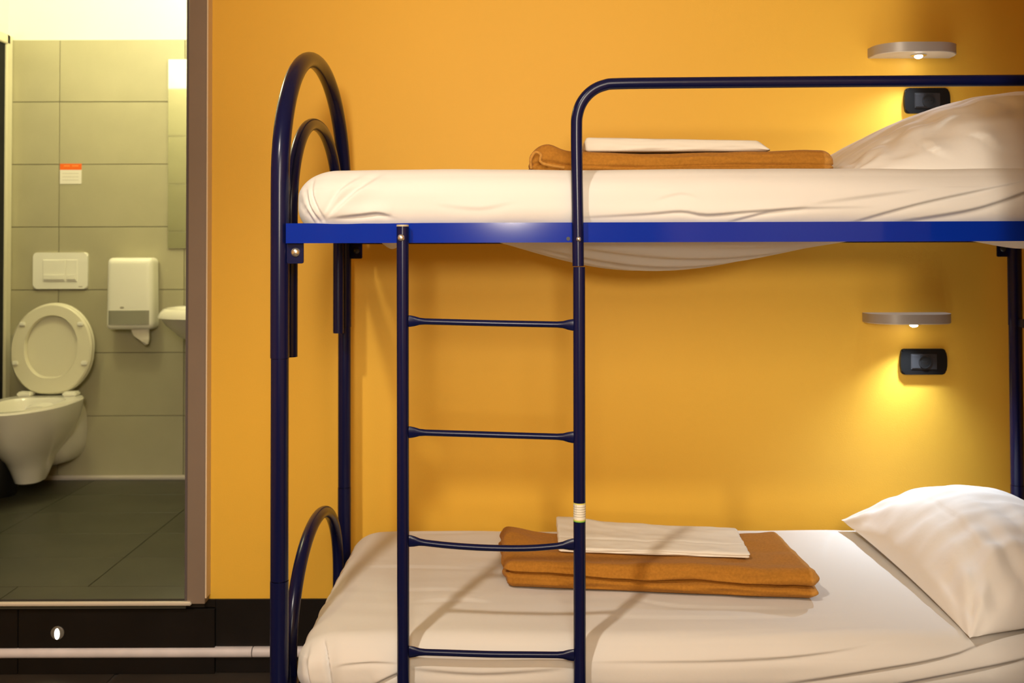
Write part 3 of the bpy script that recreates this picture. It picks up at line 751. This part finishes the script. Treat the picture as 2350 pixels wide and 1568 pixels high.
# ------------------------------------------------------------------ sockets
def socket(label, pxl, pxr, pyt, pyb):
    a = P(pxl, pyt, YW - .01); b = P(pxr, pyb, YW - .01)
    w = b.x - a.x; h = a.z - b.z; cx = (a.x + b.x) / 2; cz = (a.z + b.z) / 2
    t = thing('wall_socket', label, 'socket', (cx, YW, cz))
    # slightly bowed short sides
    out = []
    rr = 0.012
    for (qx, qz, a0) in ((1, 1, 0), (-1, 1, 90), (-1, -1, 180), (1, -1, 270)):
        for k in range(7):
            an = R(a0 + 90 * k / 6); X = qx * (w / 2 - 0.003 - rr) + rr * math.cos(an); Z = qz * (h / 2 - rr) + rr * math.sin(an)
            out.append((cx + X, cz + Z))
        if a0 in (90, 270):
            for s in (.25, .5, .75):
                zz = (h / 2 - rr) * (1 - 2 * s) * (1 if a0 == 90 else -1)
                out.append((cx + qx * (w / 2 - 0.003 + 0.003 * (1 - (zz / (h / 2)) ** 2)), cz + zz))
    bm = bmesh.new(); fa, fb = prism(bm, out, 'Y', YW - 0.012, YW)
    bmesh.ops.bevel(bm, geom=list(fa.edges), offset=0.004, segments=3, affect='EDGES')
    from_bm('cover_plate', bm, M['black'], t)
    iw, ih = w * .56, h * .60
    bm = bmesh.new(); box(bm, cx - iw / 2, cx + iw / 2, YW - .0135, YW - .008, cz - ih / 2, cz + ih / 2, bev=.0012)
    ins = from_bm('socket_insert', bm, M['blackgloss'], t, False)
    for s in (-1,):
        bm = bmesh.new(); box(bm, cx - iw * .47, cx - iw * .14, YW - .0148, YW - .012, cz - ih * .42, cz + ih * .42, bev=.001)
        from_bm('blank_module', bm, M['blackgloss'], t, False)
    # round schuko recess: ring + dark disc
    bm = bmesh.new()
    xs = cx + iw * .03
    n = 28; Ro, Ri = 0.0205, 0.0175
    A = [bm.verts.new((xs + Ro * math.cos(2 * math.pi * k / n), YW - .0136, cz + Ro * math.sin(2 * math.pi * k / n))) for k in range(n)]
    B = [bm.verts.new((xs + Ro * math.cos(2 * math.pi * k / n), YW - .0160, cz + Ro * math.sin(2 * math.pi * k / n))) for k in range(n)]
    D = [bm.verts.new((xs + Ri * math.cos(2 * math.pi * k / n), YW - .0160, cz + Ri * math.sin(2 * math.pi * k / n))) for k in range(n)]
    E = [bm.verts.new((xs + Ri * math.cos(2 * math.pi * k / n), YW - .0138, cz + Ri * math.sin(2 * math.pi * k / n))) for k in range(n)]
    for k in range(n):
        for U, V in ((A, B), (B, D), (D, E)): bm.faces.new((U[k], U[(k + 1) % n], V[(k + 1) % n], V[k]))
    bm.faces.new(E)
    from_bm('socket_well', bm, M['black2'], t)
    for dx in (-.0085, 0, .0085):
        bm = bmesh.new(); tube(bm, [(xs + dx, YW - .0137, cz), (xs + dx, YW - .0143, cz)], 0.0022, 10); from_bm('pin_hole', bm, M['void'], t)
    return t
socket('black wall socket above the upper bunk, half hidden by its pillow', 2075, 2181, 202, 260)
socket('black wall socket below the lower reading lamp, in its light pool', 2066, 2174, 801, 860)

# ------------------------------------------------------------------ step light
q = P(132, 1453, YW - .024)
t = thing('step_light', 'small round lit step light in the black riser under the bathroom doorway', 'step light', (q.x, YW - .022, q.z))
bm = bmesh.new(); tube(bm, [(q.x, YW - .021, q.z), (q.x, YW - .0255, q.z), (q.x, YW - .027, q.z)], [0.0205, 0.0205, 0.018], 28); from_bm('light_rim', bm, M['rim'], t)
bm = bmesh.new()
pr = [(q.x + 0.0075 * math.cos(2 * math.pi * k / 24), q.z - .002 + 0.0165 * math.sin(2 * math.pi * k / 24)) for k in range(24)]
prism(bm, pr, 'Y', YW - .0285, YW - .0265); from_bm('light_lens', bm, M['steplens'], t, False)
lamp('step_glow', 'SPOT', (q.x, YW - .035, q.z), 0.35, (0.9, 1.0, 0.55), (q.x, YW - .25, 0), radius=0.01, spot=R(110), blend=.8)

# ------------------------------------------------------------------ bathroom fittings
# toilet
TX = P(113, 800, 4.63).x
ZR = P(118, 913, 4.58).z
toilet = thing('toilet', 'wall-hung white toilet with its seat and lid raised against the tiled wall', 'toilet', (TX, YB, ZB))
def loft(bm, rings, closed_ends=(True, True)):
    vs = [[bm.verts.new(p) for p in r] for r in rings]
    n = len(vs[0])
    for i in range(len(vs) - 1):
        for k in range(n): bm.faces.new((vs[i][k], vs[i][(k + 1) % n], vs[i + 1][(k + 1) % n], vs[i + 1][k]))
    if closed_ends[0]: bm.faces.new(vs[0])
    if closed_ends[1]: bm.faces.new(vs[-1])
def bowl_ring(z, cy, hw, hl_f, hl_b, sq=2.2, n=40):
    out = []
    for k in range(n):
        a = 2 * math.pi * k / n; c = math.cos(a); s = math.sin(a)
        hl = hl_b if s > 0 else hl_f; e = sq if s > 0 else 2.0
        ee = 3.2 if s > 0 else 2.0
        out.append(Vector((TX + hw * math.copysign(abs(c) ** (2 / ee), c), cy + hl * math.copysign(abs(s) ** (2 / ee), s), z)))
    return out
bm = bmesh.new()
cy = 4.46
loft(bm, [bowl_ring(ZB + .058, 4.44, .035, .04, .07), bowl_ring(ZB + .066, 4.44, .055, .06, .09), bowl_ring(ZB + .12, 4.44, .070, .09, .14), bowl_ring(ZB + .165, 4.44, .082, .13, .19),
          bowl_ring(ZB + .21, 4.45, .108, .20, .22), bowl_ring(ZB + .27, cy, .145, .265, .23), bowl_ring(ZB + .33, cy, .172, .30, .23), bowl_ring(ZR - .03, cy, .182, .325, .24), bowl_ring(ZR - .008, cy, .185, .335, .24),
          bowl_ring(ZR, cy, .180, .33, .235),
          bowl_ring(ZR, cy - .03, .140, .25, .15), bowl_ring(ZR - .012, cy - .03, .130, .24, .14), bowl_ring(ZR - .06, cy - .03, .115, .20, .13), bowl_ring(ZR - .15, cy, .075, .12, .10), bowl_ring(ZR - .20, cy, .05, .06, .06)])
from_bm('bowl', bm, M['ceramic'], toilet)
bm = bmesh.new()   # wall mounting block
def mring(y, hw, z0_, z1_): return [Vector((TX + hw * math.copysign(abs(math.cos(a)) ** .7, math.cos(a)), y, (z0_ + z1_) / 2 + (z1_ - z0_) / 2 * math.copysign(abs(math.sin(a)) ** .7, math.sin(a)))) for a in [2 * math.pi * k / 28 for k in range(28)]]
loft(bm, [mring(YB - .003, .125, ZB + .09, ZR - .005), mring(4.70, .125, ZB + .09, ZR - .006), mring(4.60, .110, ZB + .10, ZR - .012), mring(4.52, .085, ZB + .13, ZR - .03)])
from_bm('mounting_block', bm, M['ceramic'], toilet)
# lid and seat, raised
def egg(hw, h, zc, off=0, n=48, sq=2.1):
    out = []
    for k in range(n):
        a = 2 * math.pi * k / n; c = math.cos(a); s = math.sin(a)
        wv = hw * (1 - 0.22 * max(0, -s) ** 1.5)
        e = 2.0 if s > 0 else 2.8
        out.append((math.copysign(abs(c) ** (2 / e), c) * wv, zc + h * math.copysign(abs(s) ** (2 / e), s)))
    return out
lean = 0.035
ztl = P(118, 696, 4.66).z; LH = (ztl - ZR - 0.006) / 2; LC = ZR + 0.006 + LH
def leanY(z, y): return y + lean * (z - ZR) / (2 * LH)
def ring_part(name, o2, i2, y0, y1, m, bev):
    bm = bmesh.new(); n = len(o2)
    def v(p, y): return bm.verts.new((TX + p[0], leanY(p[1], y), p[1]))
    b2 = bev
    c0 = (0, LC)
    sc = lambda p, s: (p[0] * s, c0[1] + (p[1] - c0[1]) * s)
    rings = [[v(p, y1) for p in o2], [v(p, y0 + b2) for p in o2], [v(sc(p, 1 - b2 / .19), y0) for p in o2]]
    if i2: rings += [[v(p, y0) for p in i2], [v(sc(p, .97), y0 + b2 * 1.2) for p in i2], [v(sc(p, .96), y1) for p in i2]]
    for a_, b_ in zip(rings, rings[1:] + ([rings[0]] if i2 else [])):
        for k in range(n): bm.faces.new((a_[k], a_[(k + 1) % n], b_[(k + 1) % n], b_[k]))
    if not i2: bm.faces.new(rings[0]); bm.faces.new(rings[-1])
    return from_bm(name, bm, m, toilet)
ring_part('lid', egg(.192, LH, LC), None, 4.650, 4.662, M['plastic2'], .004)
ring_part('seat', egg(.190, LH - .003, LC), egg(.124, .146, LC + .010), 4.626, 4.646, M['plastic2'], .007)
for dx, pz in ((-.135, .115), (.135, .115), (-.160, -.065), (.160, -.065)):
    bm = bmesh.new(); z_ = LC + pz; y_ = leanY(z_, 4.626)
    box(bm, TX + dx - .014, TX + dx + .014, y_ - .009, y_ + .002, z_ - .010, z_ + .010, bev=.004); from_bm('buffer', bm, M['plastic'], toilet)
for dx in (-.105, .105):
    bm = bmesh.new(); box(bm, TX + dx - .032, TX + dx + .032, 4.60, 4.655, ZR, ZR + .022, bev=.006)
    hg = from_bm('hinge', bm, M['plastic'], toilet)
# flush plate
a = P(77, 580, YB - .008); b = P(202, 663, YB - .008)
fp = thing('flush_plate', 'white dual-button flush plate on the tiles above the toilet', 'flush plate', ((a.x + b.x) / 2, YB, (a.z + b.z) / 2))
cx, cz = (a.x + b.x) / 2, (a.z + b.z) / 2; w, h = b.x - a.x, a.z - b.z
bm = bmesh.new(); f0, f1 = prism(bm, rrect(w, h, .016, 6, cx, cz), 'Y', YB - .014, YB - .003)
bmesh.ops.bevel(bm, geom=list(f0.edges), offset=.004, segments=3, affect='EDGES'); from_bm('plate', bm, M['plastic'], fp)
for x0_, x1_ in ((-.082, .027), (.029, .082)):
    bm = bmesh.new(); box(bm, cx + x0_, cx + x1_, YB - .0175, YB - .012, cz - .052, cz + .052, bev=.002); bo = from_bm('flush_button', bm, M['plastic'], fp, False)
    bm = bmesh.new(); box(bm, cx + x0_ + .004, cx + x1_ - .004, YB - .024, YB - .015, cz - .045, cz - .016, bev=.0042); from_bm('finger_ridge', bm, M['plastic'], bo)
bm = bmesh.new(); box(bm, cx + .088, cx + .106, YB - .0145, YB - .0135, cz - .078, cz - .074); from_bm('maker_mark', bm, M['grey_print'], fp, False)
# paper towel dispenser
YDf = YB - .105
a = P(241, 592, YDf); b = P(354, 757, YDf); dcx = (a.x + b.x) / 2 - .002; dw = (b.x - a.x) * .96; dz0, dz1 = b.z, a.z
td = thing('towel_dispenser', 'white paper towel dispenser with smoked window on the bathroom wall', 'dispenser', (dcx, YB, dz0))
bm = bmesh.new()
def fdis(u, v, w_):
    hw = dw / 2 * (1.0 - .045 * w_)
    H = Vector((hw, .0535, (dz1 - dz0) / 2))
    q_, nn = rounded(Vector(((u * 2 - 1) * H.x, (v * 2 - 1) * H.y, (w_ * 2 - 1) * H.z)), H, (.022, .03, .022))
    y = YB - .003 - .051 + q_.y
    if v > .5: pass
    bulge = -0.008 * (1 - (q_.x / hw) ** 2) * (1 - v)
    return Vector((dcx + q_.x, y + bulge, (dz0 + dz1) / 2 + q_.z))
grid_box(bm, 24, 12, 24, fdis); from_bm('dispenser_body', bm, M['plastic'], td)
wa, wb_ = P(243, 713, YDf - .01), P(341, 746, YDf - .01)
bm = bmesh.new()
def fwin(u, v, w_):
    x_ = wa.x + (wb_.x - wa.x) * u; tt_ = (x_ - dcx) / (dw / 2)
    fy = YB - .003 - .1045 - .008 * max(0, (1 - tt_ ** 2)) + (0.022 * sstep(.80, 1.0, abs(tt_)))
    return Vector((x_, fy - .0028 + .008 * v, wb_.z + (wa.z - wb_.z) * w_))
grid_box(bm, 20, 1, 2, fwin); wn = from_bm('view_window', bm, M['window'], td); wn['label'] = 'smoked grey see-through window'
bm = bmesh.new(); q = P(280, 706, YDf - .01); prism(bm, [(q.x + .010 * math.cos(2 * math.pi * k / 14), q.z + .0045 * math.sin(2 * math.pi * k / 14)) for k in range(14)], 'Y', YB - .1165, YB - .110); from_bm('maker_mark', bm, M['grey_print'], td, False)
bm = bmesh.new()
pp = [P(300, 754, 4.69), P(322, 754, 4.69), P(344, 754, 4.69), P(345, 778, 4.69), P(341, 790, 4.69), P(333, 792, 4.69), P(322, 779, 4.69), P(310, 770, 4.69)]
f0, f1 = prism(bm, [(p.x, p.z) for p in pp], 'Y', 4.678, 4.690)
for v in bm.verts: v.co.y += .008 * math.sin(v.co.x * 90)
from_bm('paper_towel', bm, M['paper'], td, False)
# washbasin
SX = P(360, 720, 4.50).x + 0.265; SZ = P(400, 701, 4.72).z
sk = thing('washbasin', 'white wall-hung washbasin under the mirror, cut off by the door frame', 'washbasin', (SX, YB, SZ - .2))
def sring(z, hw, yf, yb_, e=2.2, n=44):
    out = []; c_y = (yf + yb_) / 2
    for k in range(n):
        a_ = 2 * math.pi * k / n; c = math.cos(a_); s = math.sin(a_); ee = 3.5 if s > 0 else e
        out.append(Vector((SX + hw * math.copysign(abs(c) ** (2 / ee), c), c_y + (yb_ - yf) / 2 * math.copysign(abs(s) ** (2 / ee), s), z)))
    return out
yb_ = YB - .003
bm = bmesh.new()
loft(bm, [sring(SZ - .185, .08, 4.58, yb_), sring(SZ - .17, .13, 4.52, yb_), sring(SZ - .13, .19, 4.44, yb_), sring(SZ - .08, .235, 4.38, yb_), sring(SZ - .045, .255, 4.35, yb_), sring(SZ - .042, .265, 4.335, yb_), sring(SZ - .034, .264, 4.337, yb_), sring(SZ - .018, .256, 4.345, yb_),
          sring(SZ - .004, .244, 4.356, yb_), sring(SZ, .236, 4.364, yb_), sring(SZ + .0, .225, 4.375, 4.66), sring(SZ - .012, .215, 4.385, 4.65), sring(SZ - .08, .17, 4.42, 4.63), sring(SZ - .12, .08, 4.48, 4.58)])
from_bm('basin', bm, M['ceramic'], sk)
bm = bmesh.new(); tube(bm, smoothpath([(SX, 4.71, SZ - .002), (SX, 4.71, SZ + .09), (SX, 4.67, SZ + .12), (SX, 4.60, SZ + .09)], 6), .013, 14); from_bm('tap', bm, M['chrome'], sk)
bm = bmesh.new(); tube(bm, [(SX, 4.70, SZ - .18), (SX, 4.70, SZ - .34), (SX, YB - .004, SZ - .36)], .016, 14); from_bm('waste_pipe', bm, M['chrome'], sk)
# mirror
a = P(386, 136, YB - .012); b = P(386, 570, YB - .012)
mr = thing('mirror', 'tall frameless mirror above the washbasin, cut by the door frame', 'mirror', (a.x + .22, YB, b.z))
boxo('mirror_glass', (a.x, a.x + .44, YB - .012, YB - .008, b.z, a.z), M['mirror'], mr, bev=.001)
boxo('mirror_back', (a.x + .004, a.x + .436, YB - .009, YB - .003, b.z + .003, a.z - .003), M['grout'], mr)
# sticker sign
a = P(138, 376, YB - .004); b = P(187, 422, YB - .004); zs = P(160, 390, YB - .004).z
sg = thing('wall_sign', 'small white wall sign with an orange header on the tiles', 'sign', ((a.x + b.x) / 2, YB, b.z))
boxo('sign_sheet', (a.x, b.x, YB - .0055, YB - .0032, b.z, zs), M['white_print'], sg)
sh = boxo('sign_header', (a.x, b.x, YB - .0058, YB - .0032, zs, a.z), M['orange_print'], sg); sh['label'] = 'orange header band'
for k, (u0, u1) in enumerate(((.18, .46), (.56, .86))):
    boxo('header_print', (a.x + (b.x - a.x) * u0, a.x + (b.x - a.x) * u1, YB - .0062, YB - .0056, zs + .016, zs + .022), M['pale_print'], sg)
for k in range(3):
    boxo('printed_line', (a.x + .012, b.x - .014, YB - .0059, YB - .0053, zs - .018 - k * .016, zs - .0165 - k * .016), M['grey_print'], sg)
# black bin left of the toilet
q = PZ(0, 1130, ZB)
bn = thing('waste_bin', 'black waste bin on the bathroom floor, beside the toilet at the left edge', 'bin', (BX0 + .115, 4.46, ZB))
bx = BX0 + .115
bm = bmesh.new(); tube(bm, [(bx, 4.46, ZB), (bx, 4.46, ZB + .01), (bx, 4.46, ZB + .17)], [.075, .08, .085], 28); from_bm('bin_body', bm, M['black2'], bn)
bm = bmesh.new(); tube(bm, [(bx, 4.46, ZB + .171), (bx, 4.46, ZB + .182), (bx, 4.46, ZB + .195), (bx, 4.46, ZB + .20)], [.088, .088, .06, .02], 28); from_bm('bin_lid', bm, M['black'], bn)
